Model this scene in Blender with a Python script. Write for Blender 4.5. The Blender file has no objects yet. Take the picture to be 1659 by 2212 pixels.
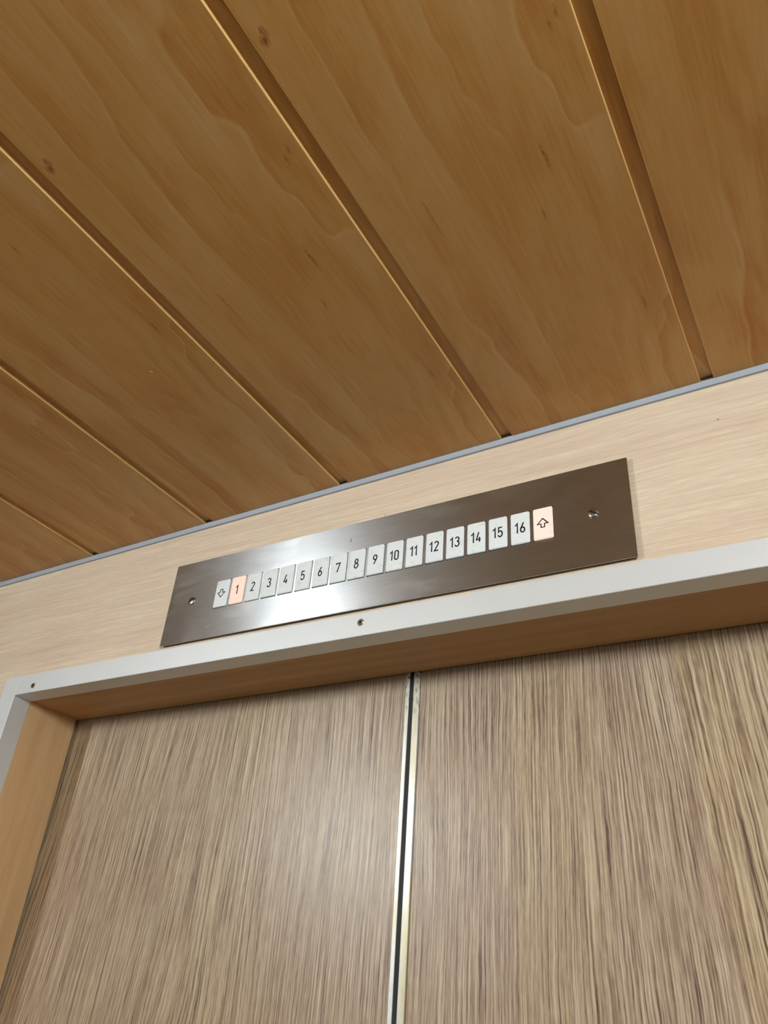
import bpy, bmesh, math
from mathutils import Matrix, Vector

# ------------------------------------------------------------------ units
# All fitted measures are in "u" (the width of the steel indicator plate);
# one u is 0.45 m.  World: X right along the door wall, Y into the wall, Z up.
U = 0.45
GAP_U = 0.50793          # centre line of the doors
ZREF_U = -0.05365        # under edge of the door head = 2.00 m above floor
def X(u): return (u - GAP_U) * U
def Y(u): return u * U
def Z(u): return 2.0 + (u - ZREF_U) * U

# ------------------------------------------------------------------ camera
scene = bpy.context.scene
COL = scene.collection
cam_d = bpy.data.cameras.new('camera')
cam = bpy.data.objects.new('camera', cam_d)
COL.objects.link(cam)
right = Vector((0.86903695, 0.48982901, 0.06958675))
down = Vector((-0.21493554, 0.50047203, -0.83864799))
fwd = Vector((-0.44562034, 0.71385943, 0.54021035))
M = Matrix((right, -down, -fwd)).transposed().to_4x4()
M.translation = Vector((X(1.2324018), Y(-1.1361737), Z(-0.6501381)))
cam.matrix_world = M
cam_d.sensor_fit = 'VERTICAL'
cam_d.sensor_height = 36.0
cam_d.lens = 1745.82 / 2212 * 36.0
cam_d.clip_start = 0.01
scene.camera = cam

# ------------------------------------------------------------------ world and exposure
w = bpy.data.worlds.new('world')
scene.world = w
w.use_nodes = True
w.node_tree.nodes['Background'].inputs[0].default_value = (0.9, 0.95, 1, 1)
w.node_tree.nodes['Background'].inputs[1].default_value = 0.0
scene.view_settings.view_transform = 'Standard'
scene.view_settings.look = 'None'
scene.view_settings.gamma = 1
scene.view_settings.use_curve_mapping = False
scene.view_settings.exposure = 0.0

LAMP_COL = (0.87, 0.96, 1.0, 1)
# lamps of the car, on its side walls
CAR_X = 0.72               # half width of the car
CAR_Y = -1.15              # rear wall
LAMPS = [(-1, -0.95, 2.084, 290.0), (1, -0.80, 2.084, 370.0)]   # side, y, z, strength

# ------------------------------------------------------------------ mesh helpers
def newobj(name, bm, mat, parent=None, smooth=False):
    me = bpy.data.meshes.new(name)
    bmesh.ops.recalc_face_normals(bm, faces=bm.faces[:])
    bm.to_mesh(me); bm.free()
    if smooth:
        for p in me.polygons: p.use_smooth = True
    o = bpy.data.objects.new(name, me)
    COL.objects.link(o)
    if mat: me.materials.append(mat)
    if parent: o.parent = parent
    return o

def empty(name, loc=(0, 0, 0)):
    o = bpy.data.objects.new(name, None)
    o.location = loc; o.empty_display_size = 0.02
    COL.objects.link(o)
    return o

def struct(o, label=None):
    o['kind'] = 'structure'
    if label: o['label'] = label
    return o

def box(bm, x0, x1, y0, y1, z0, z1):
    vs = [bm.verts.new((x, y, z)) for z in (z0, z1) for y in (y0, y1) for x in (x0, x1)]
    for f in ((0, 1, 3, 2), (4, 5, 7, 6), (0, 1, 5, 4), (2, 3, 7, 6), (0, 2, 6, 4), (1, 3, 7, 5)):
        bm.faces.new([vs[i] for i in f])
    return vs

def boxbm(*a, bevel=0.0, seg=2):
    bm = bmesh.new(); box(bm, *a)
    if bevel:
        bmesh.ops.bevel(bm, geom=bm.edges[:], offset=bevel, segments=seg, affect='EDGES', profile=0.5)
    return bm

def prism(bm, pts, axis, a, b):
    """extrude a closed 2-D outline along an axis; pts are the other two coords in order"""
    def P(p, t):
        if axis == 'x': return (t, p[0], p[1])
        if axis == 'y': return (p[0], t, p[1])
        return (p[0], p[1], t)
    v0 = [bm.verts.new(P(p, a)) for p in pts]
    v1 = [bm.verts.new(P(p, b)) for p in pts]
    bm.faces.new(v0); bm.faces.new(v1[::-1])
    n = len(pts)
    for i in range(n):
        j = (i + 1) % n
        bm.faces.new((v0[i], v0[j], v1[j], v1[i]))

# ------------------------------------------------------------------ node helpers
def s2l(c):
    return tuple(((v / 255) / 12.92 if v / 255 <= 0.04045 else ((v / 255 + 0.055) / 1.055) ** 2.4) for v in c) + (1,)

class NT:
    def __init__(s, name):
        s.m = bpy.data.materials.new(name); s.m.use_nodes = True
        s.t = s.m.node_tree; s.n = s.t.nodes; s.l = s.t.links
        s.b = s.n['Principled BSDF']
    def inp(s, sock, v):
        if v is None: return
        if hasattr(v, 'is_output'): s.l.new(v, sock)
        else: sock.default_value = v
    def co(s):
        return s.n.new('ShaderNodeNewGeometry').outputs['Position']
    def sep(s, v):
        n = s.n.new('ShaderNodeSeparateXYZ'); s.inp(n.inputs[0], v); return n.outputs
    def comb(s, x=0.0, y=0.0, z=0.0):
        n = s.n.new('ShaderNodeCombineXYZ')
        for i, v in enumerate((x, y, z)): s.inp(n.inputs[i], v)
        return n.outputs[0]
    def math(s, op, a, b=0.0, c=None, clamp=False):
        n = s.n.new('ShaderNodeMath'); n.operation = op; n.use_clamp = clamp
        s.inp(n.inputs[0], a); s.inp(n.inputs[1], b)
        if c is not None: s.inp(n.inputs[2], c)
        return n.outputs[0]
    def noise(s, vec, scale=1.0, detail=2.0, rough=0.5, dist=0.0):
        n = s.n.new('ShaderNodeTexNoise')
        s.inp(n.inputs['Vector'], vec); s.inp(n.inputs['Scale'], scale)
        s.inp(n.inputs['Detail'], detail); s.inp(n.inputs['Roughness'], rough); s.inp(n.inputs['Distortion'], dist)
        return n.outputs['Fac']
    def ramp(s, fac, stops, interp='LINEAR'):
        n = s.n.new('ShaderNodeValToRGB'); n.color_ramp.interpolation = interp
        e = n.color_ramp.elements
        while len(e) > 1: e.remove(e[-1])
        e[0].position = stops[0][0]; e[0].color = stops[0][1]
        for p, c in stops[1:]:
            k = e.new(p); k.color = c
        s.inp(n.inputs[0], fac); return n.outputs[0]
    def g(s, fac, stops, interp='LINEAR'):
        return s.ramp(fac, [(p, (v, v, v, 1)) for p, v in stops], interp)
    def mix(s, fac, a, b, mode='MIX'):
        n = s.n.new('ShaderNodeMix'); n.data_type = 'RGBA'; n.blend_type = mode
        s.inp(n.inputs[0], fac); s.inp(n.inputs[6], a); s.inp(n.inputs[7], b)
        return n.outputs[2]
    def bump(s, h, strength=0.1, dist=0.001):
        n = s.n.new('ShaderNodeBump'); s.inp(n.inputs['Height'], h)
        n.inputs['Strength'].default_value = strength; n.inputs['Distance'].default_value = dist
        s.l.new(n.outputs[0], s.b.inputs['Normal'])
    def set(s, **k):
        for a, v in k.items(): s.inp(s.b.inputs[a.replace('_', ' ')], v)
        return s

def mark(t, a, b, ca, cb, ang, la, lb):
    """soft elliptical mark centred at (ca, cb) in coordinates a, b; la/lb half lengths, turned by ang degrees"""
    c, s_ = math.cos(math.radians(ang)), math.sin(math.radians(ang))
    da = t.math('SUBTRACT', a, ca); db = t.math('SUBTRACT', b, cb)
    p = t.math('ADD', t.math('MULTIPLY', da, c / la), t.math('MULTIPLY', db, s_ / la))
    q = t.math('ADD', t.math('MULTIPLY', da, -s_ / lb), t.math('MULTIPLY', db, c / lb))
    d = t.math('ADD', t.math('MULTIPLY', p, p), t.math('MULTIPLY', q, q))
    return t.math('MULTIPLY', t.math('SUBTRACT', 1.0, d), 2.0, clamp=True)

def plain(name, rgb, rough=0.5, metal=0.0, **k):
    t = NT(name); t.set(Base_Color=s2l(rgb), Roughness=rough, Metallic=metal, **k); return t.m

# ------------------------------------------------------------------ materials
G0_U, GP_U, GW_U = -0.67264, 0.36165, 0.0212   # first groove, pitch, groove width
def mat_ceiling():
    t = NT('beech_ceiling_laminate')
    x, y, z = t.sep(t.co())
    g0 = X(G0_U); gp = GP_U * U
    k = t.math('DIVIDE', t.math('SUBTRACT', x, g0), gp)
    idx = t.math('FLOOR', k)
    u = t.math('MULTIPLY', t.math('SUBTRACT', k, idx), gp)          # 0 .. 0.163 across the plank
    # planks 3 and 4 carry the same print, the others are shifted
    off = t.math('ADD', t.math('MULTIPLY', t.math('LESS_THAN', idx, 2.5), 0.135),
                 t.math('MULTIPLY', t.math('GREATER_THAN', idx, 4.5), 1.37))
    off = t.math('ADD', off, t.math('MULTIPLY', t.math('LESS_THAN', idx, 1.5), 0.43))
    v = t.math('ADD', y, off)
    # contour lines of a stretched warp: straight at the left of a plank, cathedrals at the right
    amp = t.g(t.math('DIVIDE', u, gp), [(0.0, 0.35), (0.42, 0.3), (0.7, 1.0), (1.0, 0.8)])
    wq = t.noise(t.comb(t.math('MULTIPLY', u, 13.0), t.math('MULTIPLY', v, 4.6), 5.3), 1.0, 3.0, 0.52, 0.25)
    warp = t.math('MULTIPLY', t.math('SUBTRACT', wq, 0.5), t.math('MULTIPLY', amp, 0.22))
    ph = t.math('MULTIPLY', t.math('ADD', u, warp), 27.0)
    fr = t.math('FRACT', ph)
    prof = t.g(fr, [(0.0, 0.55), (0.06, 0.92), (0.11, 0.05), (0.3, 0.22), (0.75, 0.5), (1.0, 0.55)])
    vis = t.g(t.noise(t.comb(t.math('MULTIPLY', u, 16.0), t.math('MULTIPLY', v, 4.0), 9.1), 1.0, 2.0), [(0.38, 0.15), (0.62, 1.0)])
    prof = t.math('ADD', t.math('MULTIPLY', t.math('SUBTRACT', prof, 0.45), vis), 0.45)
    cloud = t.noise(t.comb(t.math('MULTIPLY', u, 26.0), t.math('MULTIPLY', v, 5.0), 1.0), 1.0, 5.0, 0.62, 0.6)
    fib = t.noise(t.comb(t.math('MULTIPLY', u, 520.0), t.math('MULTIPLY', v, 22.0), 2.0), 1.0, 3.0, 0.6)
    tone = t.math('ADD', t.math('MULTIPLY', prof, 0.28), t.math('MULTIPLY', cloud, 0.72))
    tone = t.math('ADD', tone, t.math('MULTIPLY', t.math('SUBTRACT', fib, 0.5), 0.27))
    col = t.ramp(tone, [(0.28, s2l((180, 117, 50))), (0.47, s2l((198, 147, 80))), (0.72, s2l((210, 168, 112)))])
    # small knots and flecks of the print (plank-local u, y)
    dark = None
    brk = t.noise(t.comb(t.math('MULTIPLY', u, 700.0), t.math('MULTIPLY', v, 260.0), 6.0), 1.0, 2.0)
    brk = t.g(brk, [(0.36, 0.15), (0.6, 1.0)])
    for (ku, ky, ru, ry, s) in [(0.0165, -0.363, 0.0024, 0.0034, 1.), (0.0185, -0.367, 0.0022, 0.0034, 1.),
                                (0.1500, -0.302, 0.0012, 0.004, .6), (0.1545, -0.307, 0.0012, 0.004, .6),
                                (0.1230, -0.234, 0.0012, 0.011, .8), (0.1455, -0.100, 0.0014, 0.007, .6),
                                (0.0460, -0.226, 0.0011, 0.016, .5), (0.109, -0.197, 0.0010, 0.006, .5)]:
        du = t.math('DIVIDE', t.math('SUBTRACT', u, ku), ru)
        dv = t.math('DIVIDE', t.math('SUBTRACT', v, ky), ry)
        d = t.math('ADD', t.math('MULTIPLY', du, du), t.math('MULTIPLY', dv, dv))
        f = t.math('MULTIPLY', t.math('SUBTRACT', 1.0, t.math('MULTIPLY', d, 0.6), clamp=True), s)
        dark = f if dark is None else t.math('MAXIMUM', dark, f)
    col = t.mix(t.math('MULTIPLY', dark, brk), col, s2l((140, 74, 22)))
    col = t.mix(mark(t, x, y, -0.0966, -0.1993, 60, 0.0016, 0.0007), col, s2l((250, 232, 190)))
    t.set(Base_Color=col, Roughness=0.42)
    t.b.inputs['Specular IOR Level'].default_value = 0.35
    return t.m

def mat_wall():
    t = NT('pale_oak_laminate')
    x, y, z = t.sep(t.co())
    wz = t.math('ADD', z, t.math('MULTIPLY', t.noise(t.comb(t.math('MULTIPLY', x, 5.0), 0.0, t.math('MULTIPLY', z, 14.0)), 1.0, 2.0), 0.010))
    a = t.noise(t.comb(t.math('MULTIPLY', x, 9.0), y, t.math('MULTIPLY', wz, 420.0)), 1.0, 3.0, 0.55)
    b = t.noise(t.comb(t.math('MULTIPLY', x, 60.0), y, t.math('MULTIPLY', wz, 1100.0)), 1.0, 2.0, 0.6)
    c = t.noise(t.comb(t.math('MULTIPLY', x, 3.0), y, t.math('MULTIPLY', wz, 45.0)), 1.0, 3.0, 0.5)
    tone = t.math('ADD', t.math('MULTIPLY', a, 0.45), t.math('ADD', t.math('MULTIPLY', b, 0.3), t.math('MULTIPLY', c, 0.3)))
    col = t.ramp(tone, [(0.33, s2l((203, 178, 152))), (0.5, s2l((222, 199, 174))), (0.56, s2l((226, 205, 178))), (0.72, s2l((244, 231, 208)))])
    k = t.math('MAXIMUM', mark(t, x, z, 0.0083, 2.1147, 60, 0.0012, 0.0003), mark(t, x, z, 0.2892, 2.1274, 20, 0.0010, 0.0005))
    k = t.math('MAXIMUM', k, mark(t, x, z, -0.0373, 2.1118, 50, 0.0010, 0.0002))
    col = t.mix(k, col, s2l((110, 84, 62)))
    t.set(Base_Color=col, Roughness=0.5)
    t.b.inputs['Specular IOR Level'].default_value = 0.3
    t.bump(a, 0.08, 0.0004)
    return t.m

def mat_door():
    t = NT('striped_oak_door_laminate')
    x, y, z = t.sep(t.co())
    low = t.noise(t.comb(t.math('MULTIPLY', x, 6.0), 0.0, t.math('MULTIPLY', z, 2.2)), 1.0, 2.0)
    slant = t.math('MULTIPLY', t.math('SUBTRACT', 2.0, z), t.g(t.math('ABSOLUTE', x), [(0.0, 0.0), (0.13, 0.0), (0.24, 0.075), (0.5, 0.05)]))
    side = t.math('SIGN', x)
    xs = t.math('SUBTRACT', x, t.math('MULTIPLY', slant, side))
    xw = t.math('ADD', xs, t.math('MULTIPLY', t.math('SUBTRACT', low, 0.5), 0.030))
    wob = t.noise(t.comb(t.math('MULTIPLY', x, 60.0), 0.0, t.math('MULTIPLY', z, 45.0)), 1.0, 1.0)
    xw = t.math('ADD', xw, t.math('MULTIPLY', t.math('SUBTRACT', wob, 0.5), 0.0014))
    # tonal bands of the veneer print (x in metres from the door gap)
    band = t.ramp(t.math('ADD', xs, 0.5), [(0.0, (.5, 0, 0, 1)), (0.085, (.9, 0, 0, 1)), (0.13, (0.2, 0, 0, 1)), (0.20, (.55, 0, 0, 1)),
                 (0.25, (.3, 0, 0, 1)), (0.32, (.75, 0, 0, 1)), (0.36, (.55, 0, 0, 1)), (0.42, (.35, 0, 0, 1)), (0.5, (0.3, 0, 0, 1)),
                 (0.585, (0.12, 0, 0, 1)), (0.597, (0.72, 0, 0, 1)), (0.645, (0.65, 0, 0, 1)), (0.66, (0.2, 0, 0, 1)), (0.717, (0.15, 0, 0, 1)),
                 (0.722, (.95, 0, 0, 1)), (0.80, (.6, 0, 0, 1)), (1.0, (.5, 0, 0, 1))])
    band = t.sep(band)[0]
    fine = t.noise(t.comb(t.math('MULTIPLY', xw, 860.0), 0.0, t.math('MULTIPLY', z, 11.0)), 1.0, 1.0, 0.45)
    coarse = t.noise(t.comb(t.math('MULTIPLY', xw, 640.0), 4.0, t.math('MULTIPLY', z, 9.0)), 1.0, 1.0, 0.45)
    pores = t.noise(t.comb(t.math('MULTIPLY', xw, 1000.0), 8.0, t.math('MULTIPLY', z, 75.0)), 1.0, 2.0, 0.6)
    st = t.n.new('ShaderNodeMix'); st.data_type = 'FLOAT'
    t.inp(st.inputs[0], band); t.inp(st.inputs[2], fine); t.inp(st.inputs[3], coarse)
    st = st.outputs[0]
    tone = t.math('ADD', t.math('MULTIPLY', t.math('SUBTRACT', st, 0.5), 1.9), t.math('MULTIPLY', t.math('SUBTRACT', pores, 0.5), 0.65))
    tone = t.math('ADD', tone, 0.55)
    cp = t.ramp(tone, [(0.15, s2l((95, 69, 59))), (0.42, s2l((157, 132, 113))), (0.62, s2l((181, 159, 137))), (0.9, s2l((210, 194, 170)))])
    cy = t.ramp(tone, [(0.15, s2l((90, 66, 52))), (0.42, s2l((159, 134, 106))), (0.62, s2l((188, 167, 134))), (0.9, s2l((217, 201, 166)))])
    col = t.mix(band, cp, cy)
    t.set(Base_Color=col, Roughness=0.36)
    t.b.inputs['Specular IOR Level'].default_value = 0.5
    t.bump(st, 0.2, 0.0003)
    return t.m

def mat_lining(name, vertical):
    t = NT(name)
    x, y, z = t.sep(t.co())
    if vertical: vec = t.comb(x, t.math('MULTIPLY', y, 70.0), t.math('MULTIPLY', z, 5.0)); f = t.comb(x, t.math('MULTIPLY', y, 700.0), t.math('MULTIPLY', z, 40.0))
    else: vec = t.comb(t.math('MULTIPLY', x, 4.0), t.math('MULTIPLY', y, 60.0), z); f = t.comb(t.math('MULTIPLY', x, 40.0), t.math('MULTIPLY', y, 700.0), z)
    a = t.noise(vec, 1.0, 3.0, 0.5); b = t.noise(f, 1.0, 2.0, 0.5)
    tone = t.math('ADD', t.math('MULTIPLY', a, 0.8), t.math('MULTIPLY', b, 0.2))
    if vertical: cs = ((206, 164, 118), (220, 182, 134), (228, 194, 148))  # side reveals: same beech, painted paler where the lamps catch it
    else: cs = ((178, 135, 86), (192, 149, 97), (206, 166, 114))  # head: same beech, painted darker for the shade under it
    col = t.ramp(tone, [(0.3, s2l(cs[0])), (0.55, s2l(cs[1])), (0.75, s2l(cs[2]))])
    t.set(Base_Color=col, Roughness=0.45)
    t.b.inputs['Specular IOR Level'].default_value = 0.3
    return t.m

def mat_alu():
    t = NT('satin_aluminium')
    n = t.noise(t.co(), 2600.0, 2.0, 0.6)
    col = t.ramp(n, [(0.3, s2l((222, 224, 224))), (0.7, s2l((236, 238, 238)))])
    t.set(Base_Color=col, Metallic=0.4, Roughness=0.5)
    t.bump(n, 0.15, 0.0002)
    return t.m

def mat_edge():
    """worn door edge strips: bright with dirty yellowed patches"""
    t = NT('worn_aluminium_edge')
    x, y, z = t.sep(t.co())
    n = t.noise(t.comb(t.math('MULTIPLY', x, 90.0), y, t.math('MULTIPLY', z, 9.0)), 1.0, 3.0, 0.6)
    s = t.noise(t.comb(t.math('MULTIPLY', x, 400.0), y, t.math('MULTIPLY', z, 160.0)), 1.0, 3.0, 0.7)
    grime = t.g(z, [(0.0, 0.0), (1.0, 0.0)])
    col = t.ramp(n, [(0.34, s2l((206, 194, 156))), (0.48, s2l((214, 210, 196))), (0.58, s2l((222, 224, 224)))])
    top = t.math('MULTIPLY', t.math('SUBTRACT', z, 1.955), 26.0, clamp=True)
    spot = t.math('MULTIPLY', t.g(s, [(0.50, 0.0), (0.60, 1.0)]), t.math('ADD', 0.08, t.math('MULTIPLY', top, 0.9)))
    col = t.mix(spot, col, s2l((110, 108, 84)))
    t.set(Base_Color=col, Metallic=0.35, Roughness=0.4)
    return t.m

def mat_steel():
    t = NT('brushed_stainless_steel')
    x, y, z = t.sep(t.co())
    br = t.noise(t.comb(t.math('MULTIPLY', x, 30.0), y, t.math('MULTIPLY', z, 2600.0)), 1.0, 3.0, 0.6)
    cl = t.noise(t.comb(t.math('MULTIPLY', x, 14.0), y, t.math('MULTIPLY', z, 40.0)), 1.0, 4.0, 0.65, 1.2)
    sm = t.g(cl, [(0.50, 0.0), (0.68, 1.0)])
    col = t.ramp(br, [(0.3, s2l((176, 178, 179))), (0.7, s2l((196, 198, 199)))])
    # two little scratches by the left screw and above the seventh tile
    rough = t.math('ADD', 0.28, t.math('ADD', t.math('MULTIPLY', sm, 0.06), t.math('MULTIPLY', br, 0.06)))
    col = t.mix(t.math('MULTIPLY', sm, 0.30), col, s2l((212, 208, 202)))
    k1 = mark(t, x, z, -0.0224, 2.0936, 82, 0.0026, 0.0004)
    k2 = mark(t, x, z, -0.1722, 2.0360, 17, 0.0040, 0.00035)
    col = t.mix(k2, t.mix(k1, col, s2l((60, 52, 48))), s2l((250, 246, 240)))
    t.set(Base_Color=col, Metallic=1.0, Roughness=rough, Anisotropic=0.88)
    tan = t.n.new('ShaderNodeCombineXYZ'); tan.inputs[2].default_value = 1.0
    t.l.new(tan.outputs[0], t.b.inputs['Tangent'])
    t.bump(br, 0.12, 0.0001)
    return t.m

def mat_tile(name, rgb, emit=None, strength=0.0):
    t = NT(name)
    n = t.noise(t.co(), 160.0, 3.0, 0.6)
    a = s2l(rgb); b = s2l(tuple(v * 0.95 for v in rgb[:2]) + (rgb[2] * 0.92,))
    col = t.mix(t.g(n, [(0.55, 0.0), (0.72, 1.0)]), a, b)
    t.set(Base_Color=col, Roughness=0.35)
    if emit:
        t.b.inputs['Emission Color'].default_value = s2l(emit)
        t.b.inputs['Emission Strength'].default_value = strength
    return t.m

M_CEIL = mat_ceiling(); M_WALL = mat_wall(); M_DOOR = mat_door()
M_LINH = mat_lining('beech_lining_shaded', False); M_LINV = mat_lining('beech_lining_lit', True)
M_ALU = mat_alu(); M_EDGE = mat_edge(); M_STEEL = mat_steel()
M_GREY = plain('blue_grey_paint', (174, 180, 190), 0.5)
M_TILE = mat_tile('white_acrylic', (240, 243, 242))
M_LIT1 = mat_tile('lit_salmon_acrylic', (250, 222, 206), (255, 200, 174), 0.30)
M_LIT2 = mat_tile('lit_pink_acrylic', (250, 222, 210), (255, 200, 182), 0.34)
M_INK = plain('navy_black_ink', (22, 20, 34), 0.5)
M_SCREW = plain('worn_screw_steel', (170, 160, 145), 0.3, 1.0)
M_SLOT = plain('dark_slot', (30, 26, 24), 0.8)
M_RUB = plain('black_rubber', (18, 17, 20), 0.6)
M_BEDGE = plain('lit_board_edge', (226, 184, 118), 0.5)  # light on the groove flanks, put into their colour
M_DARK = plain('dark_void', (14, 12, 12), 0.9)
M_SIDE = plain('grey_side_panel', (140, 138, 134), 0.5)
M_FLOOR = plain('brown_floor_lino', (44, 40, 36), 0.6)
M_HOUS = plain('white_lamp_housing', (225, 225, 220), 0.4)
def mat_lamp(name, power):
    t = NT(name)
    t.set(Base_Color=(0.8, 0.8, 0.8, 1)); t.b.inputs['Emission Color'].default_value = LAMP_COL
    t.b.inputs['Emission Strength'].default_value = power
    return t.m

# ------------------------------------------------------------------ the car shell
SX = X(-0.43832)                  # left side of the door opening
RX = -SX                          # right side
DY = Y(0.18275)                   # door plane
TY = Y(-0.006); TYI = Y(0.03935)  # front and inner edge of the aluminium trim
TZ0 = 2.0; TZ1 = Z(-0.00796)
SL = 0.01525                      # the ceiling and its strip run slightly uphill to the right
ZS = lambda x: Z(0.29045 - 0.5 * SL) + SL * (x - X(0))      # lower edge of grey strip
ZC = lambda x: ZS(x) + 0.01225 * U                           # ceiling plane

# front wall (above and beside the opening)
bm = bmesh.new()
H = 2.32
box(bm, -CAR_X - .05, SX - .001, 0.0, 0.05, 0.0, H)
box(bm, RX + .001, CAR_X + .05, 0.0, 0.05, 0.0, H)
box(bm, SX - .001, RX + .001, 0.0, 0.05, 2.0012, H)
struct(newobj('wall_front', bm, M_WALL), 'pale oak laminate wall above and beside the lift doors')

struct(newobj('wall_left', boxbm(-CAR_X - .05, -CAR_X, CAR_Y - .05, -0.0005, 0, H), M_SIDE))
struct(newobj('wall_right', boxbm(CAR_X, CAR_X + .05, CAR_Y - .05, -0.0005, 0, H), M_SIDE))
struct(newobj('wall_back', boxbm(-CAR_X, CAR_X, CAR_Y - .05, CAR_Y, 0, H), M_SIDE))
struct(newobj('floor', boxbm(-CAR_X - .05, CAR_X + .05, CAR_Y - .05, 0.16, -0.05, 0), M_FLOOR))

# ceiling: wide beech boards with open grooves between them, one mesh
bm = bmesh.new()
GD = 0.0032
TH = 0.008
x = X(G0_U)
edges = []
k = -1
while True:
    a = X(G0_U + k * GP_U); b = X(G0_U + (k + 1) * GP_U)
    if a > CAR_X: break
    edges.append((a + GW_U * U, b)); k += 1
Y1 = -0.0022
BV = 0.0007
for (a, b) in edges:
    a = max(a, -CAR_X + .001); b = min(b, CAR_X - .001)
    if b - a < .004: continue
    za, zb = ZC(a), ZC(b)
    pts = [(a, za + TH), (a, za + BV), (a + BV * .4, za + BV * .3), (a + BV, za), (b - BV, zb), (b - BV * .4, zb + BV * .3), (b, zb + BV), (b, zb + TH)]
    prism(bm, pts, 'y', CAR_Y, Y1)
# the groove floors
za, zb = ZC(-CAR_X), ZC(CAR_X)
prism(bm, [(-CAR_X, za + GD), (CAR_X, zb + GD), (CAR_X, zb + .03), (-CAR_X, za + .03)], 'y', CAR_Y, -0.0026)
ceil = struct(newobj('ceiling', bm, M_CEIL), 'glossy beech board ceiling with open grooves')
ceil.data.materials.append(M_BEDGE)
for p in ceil.data.polygons:                 # board flanks coloured paler to paint the side light on them
    if abs(p.normal.x) > 0.6: p.material_index = 1
# dark void above the boards
bm = bmesh.new()
box(bm, -CAR_X, CAR_X, CAR_Y, -0.0006, H - .02, H)
struct(newobj('trim_1', bm, M_DARK))

# grey strip under the ceiling
bm = bmesh.new()
x0, x1 = -CAR_X + .001, CAR_X - .001
prism(bm, [(x0, ZS(x0)), (x1, ZS(x1)), (x1, ZC(x1) + .0004), (x0, ZC(x0) + .0004)], 'y', -0.0024, -0.0001)
struct(newobj('trim_2', bm, M_GREY), 'thin blue-grey strip between the board ceiling and the pale wall')

# ------------------------------------------------------------------ screws
def lathe(bm, prof, n=28):
    """profile (r, h); axis along -Y, centred at origin"""
    rings = []
    for r, h in prof:
        if r == 0: rings.append([bm.verts.new((0, -h, 0))])
        else: rings.append([bm.verts.new((r * math.cos(2 * math.pi * i / n), -h, r * math.sin(2 * math.pi * i / n))) for i in range(n)])
    for A, B in zip(rings[:-1], rings[1:]):
        for i in range(n):
            j = (i + 1) % n
            if len(A) == 1 and len(B) == 1: continue
            if len(A) == 1: bm.faces.new((A[0], B[i], B[j]))
            elif len(B) == 1: bm.faces.new((A[i], A[j], B[0]))
            else: bm.faces.new((A[i], A[j], B[j], B[i]))

def slotted_screw(loc, parent, r, ang, h=0.0012, label=None):
    """slotted round-head screw: two half domes either side of the slot"""
    bm = bmesh.new()
    prof = [(r * math.cos(a), h * (0.35 + 0.65 * math.sin(a))) for a in [i * math.pi / 2 / 7 for i in range(7)]] + [(0, h)]
    lathe(bm, [(r, 0)] + prof)
    sw = r * 0.17
    res = bmesh.ops.bisect_plane(bm, geom=bm.verts[:] + bm.edges[:] + bm.faces[:], plane_co=(0, 0, sw), plane_no=(0, 0, 1))
    bmesh.ops.bisect_plane(bm, geom=bm.verts[:] + bm.edges[:] + bm.faces[:], plane_co=(0, 0, -sw), plane_no=(0, 0, 1))
    for v in bm.verts:                                           # sink the slot
        pass
    kill = [f for f in bm.faces if abs(f.calc_center_median().z) < sw * .98]
    bmesh.ops.delete(bm, geom=kill, context='FACES')
    bmesh.ops.rotate(bm, verts=bm.verts[:], cent=(0, 0, 0), matrix=Matrix.Rotation(ang, 3, 'Y'))
    o = newobj('screw', bm, M_SCREW, parent, smooth=True)
    o.location = loc
    bm = bmesh.new()
    pr = [(-r * .97, -sw), (r * .97, -sw), (r * .97, sw), (-r * .97, sw)]
    prism(bm, [(p[0], p[1]) for p in pr], 'y', -h * 0.25, -0.00002)
    bmesh.ops.rotate(bm, verts=bm.verts[:], cent=(0, 0, 0), matrix=Matrix.Rotation(ang, 3, 'Y'))
    newobj('slot', bm, M_SLOT, o)
    if label: o['label'] = label
    return o

def socket_screw(loc, parent, r, mat, label=None):
    bm = bmesh.new()
    lathe(bm, [(r, 0.0), (r, .0003), (r * .85, .0007), (r * .5, .0007), (r * .42, .0002), (0, .0001)])
    o = newobj('screw', bm, mat, parent, smooth=False); o.location = loc
    bm = bmesh.new(); lathe(bm, [(r * .42, .00035), (r * .2, .0004), (0, .0004)])
    newobj('socket', bm, M_SLOT, o)
    if label: o['label'] = label
    return o

# ------------------------------------------------------------------ aluminium corner trims
def L_head():
    bm = bmesh.new()
    t = 0.0015
    pts = [(TY, TZ1), (TY, TZ0 + .0004), (TY + .0004, TZ0), (TYI, TZ0), (TYI, TZ0 + t), (-0.0002, TZ0 + t), (-0.0002, TZ1)]
    # sits on the wall face: the front leg fills the 2.7 mm in front of the wall
    pts = [(TY, TZ1), (TY, TZ0 + .0004), (TY + .0004, TZ0), (TYI, TZ0), (TYI, TZ0 + .0011), (-0.0001, TZ0 + .0011), (-0.0001, TZ1)]
    prism(bm, pts, 'x', SX + .0002, RX - .0002)
    return bm
head = struct(newobj('trim_3', L_head(), M_ALU), 'satin aluminium corner profile along the door head')
socket_screw((X(0.4964), TY, Z(-0.0265)), head, 0.0031, M_SCREW, 'small bright recessed screw in the middle of the trim')
M_RUST = plain('rusty_screw', (140, 112, 96), 0.4, 0.8)
socket_screw((X(-0.3813), TY, Z(-0.0377)), head, 0.0027, M_RUST, 'small brownish screw near the left end of the trim')

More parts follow.
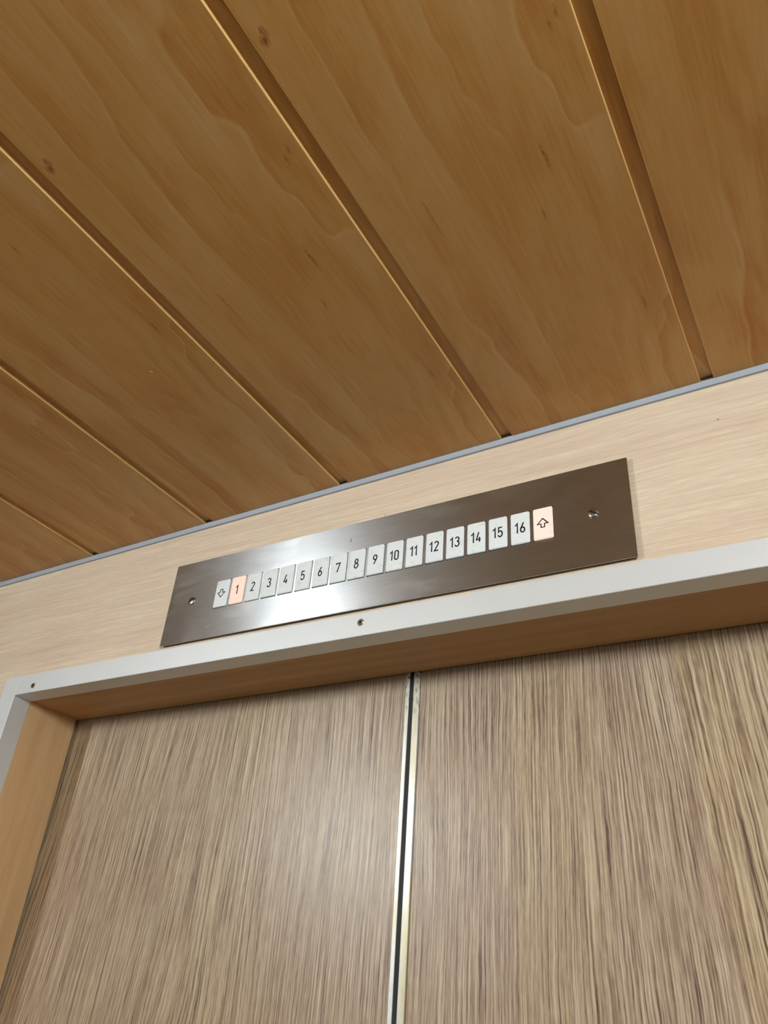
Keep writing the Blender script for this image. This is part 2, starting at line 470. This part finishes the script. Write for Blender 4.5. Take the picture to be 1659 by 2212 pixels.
def L_side(sx, sgn):
    bm = bmesh.new()
    ox = sx - sgn * 0.0476 * U       # outer edge of the front leg
    pts = [(ox, TY), (sx - sgn * .0004, TY), (sx, TY + .0004), (sx, TYI), (sx - sgn * .0011, TYI), (sx - sgn * .0011, -0.0001), (ox, -0.0001)]
    prism(bm, pts, 'z', 0.0, TZ1 + .0006)
    return bm
struct(newobj('trim_4', L_side(SX, 1), M_ALU), 'satin aluminium corner profile down the left of the door opening')
struct(newobj('trim_5', L_side(RX, -1), M_ALU), 'satin aluminium corner profile down the right of the door opening')

# ------------------------------------------------------------------ wooden linings of the opening
LZ = TZ0 + .0006
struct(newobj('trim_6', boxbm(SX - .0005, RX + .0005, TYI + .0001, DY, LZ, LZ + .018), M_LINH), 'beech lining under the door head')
bm = bmesh.new()
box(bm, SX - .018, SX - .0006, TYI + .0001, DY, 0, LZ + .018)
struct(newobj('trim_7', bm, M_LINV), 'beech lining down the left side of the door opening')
bm = bmesh.new()
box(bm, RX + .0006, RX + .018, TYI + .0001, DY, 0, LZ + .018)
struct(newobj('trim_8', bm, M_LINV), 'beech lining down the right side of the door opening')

# ------------------------------------------------------------------ sliding doors
DF = DY + 0.004                   # face of the leaves, behind the linings
DTOP = 2.05
S0, S1, S2, S3 = X(.4893), X(.4980), X(.5066), X(.5202)
def leaf(name, x0, x1, e0, e1, label, edge_label):
    o = struct(newobj(name, boxbm(x0, x1, DF, DF + .028, 0.008, DTOP), M_DOOR), label)
    e = newobj('edge_strip', boxbm(e0, e1, DF - .0016, DF + .028, 0.008, DTOP, bevel=.0004), M_EDGE, o)
    e['label'] = edge_label
    return o
d1 = leaf('door_1', SX - .06, S0 - .0004, S0, S1, 'left sliding lift door in vertically striped oak laminate', 'worn aluminium edge strip')
d2 = leaf('door_2', S3 + .0004, RX + .06, S2, S3, 'right sliding lift door in vertically striped oak laminate', 'wider yellowed aluminium edge strip')
rb = newobj('rubber_seal', boxbm(S1, S2 - .0002, DF - .0010, DF + .02, .008, DTOP), M_RUB, d2)
rb['label'] = 'black rubber seal in the gap between the doors'
struct(newobj('trim_9', boxbm(SX - .07, RX + .07, DF + .032, DF + .04, 0, 2.1), M_DARK))

# ------------------------------------------------------------------ the floor indicator
PT = 0.0018                        # plate thickness
ind = empty('floor_indicator', (X(0.5), -PT, Z(0.0)))
ind['label'] = 'long brushed steel plate with sixteen numbered tiles and two arrows above the lift doors'
ind['category'] = 'floor indicator'
def child(o):                       # keep world placement under the empty
    o.parent = ind; o.matrix_parent_inverse = Matrix.Translation(-Vector(ind.location)); return o
plate = newobj('face_plate', boxbm(X(0), X(1), -0.0040, -0.0028, Z(0), Z(0.1924), bevel=.0002, seg=1), M_STEEL)
child(plate)
bp = newobj('shadow_gap_box', boxbm(X(0.0025), X(0.9975), -0.0028, -0.0001, Z(0.0025), Z(0.1895)), M_DARK)  # near-black, paints the shadow line behind the plate's edge
child(bp)
PF = -0.0040                       # front of the plate
s = slotted_screw((X(0.0655), PF, Z(0.0944)), None, 0.0040, math.radians(-35), 0.0017, 'round slotted screw left of the tiles'); child(s)
s = slotted_screw((X(0.9364), PF, Z(0.0959)), None, 0.0040, math.radians(28), 0.0017, 'round slotted screw right of the tiles'); child(s)

# --- numerals as stroked paths: DIN-like, box is 0.5 wide and 1 high
def arc(cx, cy, rx, ry, a0, a1, n=14):
    return [(cx + rx * math.cos(math.radians(a0 + (a1 - a0) * i / n)), cy + ry * math.sin(math.radians(a0 + (a1 - a0) * i / n))) for i in range(n + 1)]
DIG = {
 '0': [arc(.24, .76, .19, .20, 0, 180) + arc(.24, .24, .19, .20, 180, 360) + [(.43, .76)]],
 '1': [[(.08, .74), (.30, .96), (.30, 0.0)]],
 '2': [arc(.24, .76, .19, .20, 165, -20) + [(.36, .56), (.05, .04), (.45, .04)]],
 '3': [arc(.235, .755, .18, .205, 160, -80) + [(.20, .545)], [(.20, .545), (.25, .545)] + arc(.235, .285, .20, .25, 75, -165)],
 '4': [[(.28, .98), (.05, .24), (.47, .24)], [(.35, .48), (.35, 0.0)]],
 '5': [[(.42, .96), (.10, .96), (.08, .52)] + arc(.235, .33, .195, .29, 128, -160, 20)],
 '6': [[(.34, .97), (.09, .46)] + arc(.24, .28, .19, .24, 165, 525, 28)],
 '7': [[(.04, .82), (.04, .96), (.44, .96), (.17, 0.0)]],
 '8': [arc(.24, .755, .165, .205, 0, 360, 26), arc(.24, .285, .20, .25, 0, 360, 28)],
 '9': [[(.14, .03), (.39, .54)] + arc(.24, .72, .19, .24, -15, 345, 28)],
}
ARROW_UP = [[(0, .5), (.36, .10), (.12, .10), (.12, -.16), (-.12, -.16), (-.12, .10), (-.36, .10), (0, .5), (.36, .10)]]

def ribbon(bm, pts, wd, y0, y1, fx, closed=False):
    """solid stroke of width wd along 2-D points (in metres)"""
    q = [Vector(p) for p in pts]
    L, R_ = [], []
    n = len(q)
    for i in range(n):
        if closed:
            a = q[i - 1] if i > 0 else q[-2]; c = q[(i + 1)] if i < n - 1 else q[1]
        else:
            a = q[max(i - 1, 0)]; c = q[min(i + 1, n - 1)]
        d1 = (q[i] - a); d2 = (c - q[i])
        if d1.length < 1e-9: d1 = d2
        if d2.length < 1e-9: d2 = d1
        d1 = d1.normalized(); d2 = d2.normalized()
        t = d1 + d2
        t = t.normalized() if t.length > 1e-6 else d1
        nn = Vector((-t.y, t.x)); m = 1.0 / max(0.45, nn.dot(Vector((-d1.y, d1.x))))
        L.append(q[i] + nn * wd / 2 * m); R_.append(q[i] - nn * wd / 2 * m)
    vs = [[bm.verts.new((fx + p.x, yy, p.y)) for p in row] for yy in (y0, y1) for row in (L, R_)]
    Lf, Rf, Lb, Rb = vs
    for i in range(n - 1):
        bm.faces.new((Lf[i], Lf[i + 1], Rf[i + 1], Rf[i]))
        bm.faces.new((Lf[i], Lf[i + 1], Lb[i + 1], Lb[i]))
        bm.faces.new((Rf[i], Rf[i + 1], Rb[i + 1], Rb[i]))
    bm.faces.new((Lf[0], Rf[0], Rb[0], Lb[0])); bm.faces.new((Lf[-1], Rf[-1], Rb[-1], Lb[-1]))

TW, THT = 0.0348 * U, 0.0625 * U
TY1 = 0.0016                       # tile stands proud of the plate
PITCH = 0.04130 * U
def tile_bm():
    """rounded-corner tile, softly domed edges"""
    bm = bmesh.new()
    rr = 0.0013
    out = []
    for cx, cz, a0 in ((TW / 2 - rr, THT / 2 - rr, 0), (-TW / 2 + rr, THT / 2 - rr, 90), (-TW / 2 + rr, -THT / 2 + rr, 180), (TW / 2 - rr, -THT / 2 + rr, 270)):
        for i in range(6):
            a = math.radians(a0 + i * 18); out.append((cx + rr * math.cos(a), cz + rr * math.sin(a)))
    prev = None
    for inset, y in ((0, 0.0), (0, -TY1 * .45), (.00025, -TY1 * .75), (.0008, -TY1 * .97), (.0014, -TY1)):
        ring = [bm.verts.new((x * (1 - 2 * inset / TW), y, z * (1 - 2 * inset / THT))) for x, z in out]
        if prev:
            for i in range(len(out)):
                j = (i + 1) % len(out); bm.faces.new((prev[i], prev[j], ring[j], ring[i]))
        else: bm.faces.new(ring)
        prev = ring
    bm.faces.new(prev)
    return bm
tile_me = None
names = ['down'] + [str(i) for i in range(1, 17)] + ['up']
wob = [0, .0001, -.0001, .0001, 0, -.0001, .0001, 0, 0, .0001, -.0001, 0, .0001, 0, 0, .0001, 0, 0]
DH = 0.0205 * U; SW = 0.00262 * U
for i, nm in enumerate(names):
    lit = {'1': M_LIT1, 'up': M_LIT2}.get(nm)
    cx = X(0.1306 + 0.0174) + i * PITCH; cz = Z(0.0963) + wob[i]
    # socket rim: a thin dark opening in the plate round the tile
    t = newobj('indicator_tile', tile_bm(), lit or M_TILE, smooth=False)
    t.location = (cx, PF - .00005, cz)
    child(t)
    if nm == 'down': t['label'] = 'white tile with a downward arrow'
    elif nm == 'up': t['label'] = 'lit pink tile with an upward arrow'
    elif nm == '1': t['label'] = 'lit salmon tile numbered 1'
    else: t['label'] = 'white tile numbered ' + nm
    bm = bmesh.new()
    yf, yb = -TY1 - .00006, -TY1 + .00001
    if nm in ('up', 'down'):
        sgn = 1 if nm == 'up' else -1
        s_ = 0.0262 * U
        for path in ARROW_UP:
            ribbon(bm, [(p[0] * s_ , (p[1] - .16) * s_ * sgn) for p in path], SW * .75, yf, yb, 0)
        g = newobj('arrow', bm, M_INK, t)
    else:
        adv = 0.40 * DH * 1.08
        for j, ch in enumerate(nm):
            n_ = len(nm)
            wch = {'1': .36}.get(ch, .48)
            xo = (-0.24 * DH * .92) if n_ == 1 else (-0.50 * DH if j == 0 else 0.02 * DH)
            if n_ == 2 and nm == '11': xo = -0.44 * DH if j == 0 else -.02 * DH
            if n_ == 1 and ch == '1': xo = -0.22 * DH
            for path in DIG[ch]:
                ribbon(bm, [(xo + p[0] * DH * .95, (p[1] - .5) * DH) for p in path], SW, yf, yb, 0)
        g = newobj('numeral', bm, M_INK, t)
# a dark shadow-gap rim round every tile, set in the plate
bm = bmesh.new()
for i in range(18):
    cx = X(0.1306 + 0.0174) + i * PITCH; cz = Z(0.0963)
    e = .00035
    box(bm, cx - TW / 2 - e, cx + TW / 2 + e, PF - .00004, PF + .0002, cz - THT / 2 - e, cz + THT / 2 + e)
child(newobj('tile_recess', bm, M_SLOT))

# ------------------------------------------------------------------ lamps on the side walls
for sd, ly, lz, pw in LAMPS:
    e = empty('wall_lamp', (sd * CAR_X, ly, lz))
    e['label'] = ('white box lamp high on the left side wall of the lift car' if sd < 0 else 'white box lamp high on the right side wall of the lift car')
    e['category'] = 'lamp'; e['group'] = 'lamps on the side walls'
    q = sorted((-sd * .0005, -sd * .03))
    newobj('housing', boxbm(q[0], q[1], -.035, .035, -.067, .067, bevel=.004), M_HOUS, e)
    q = sorted((-sd * .0305, -sd * .05))
    newobj('diffuser', boxbm(q[0], q[1], -.025, .025, -.06, .06, bevel=.006), mat_lamp('lit_diffuser', pw), e)
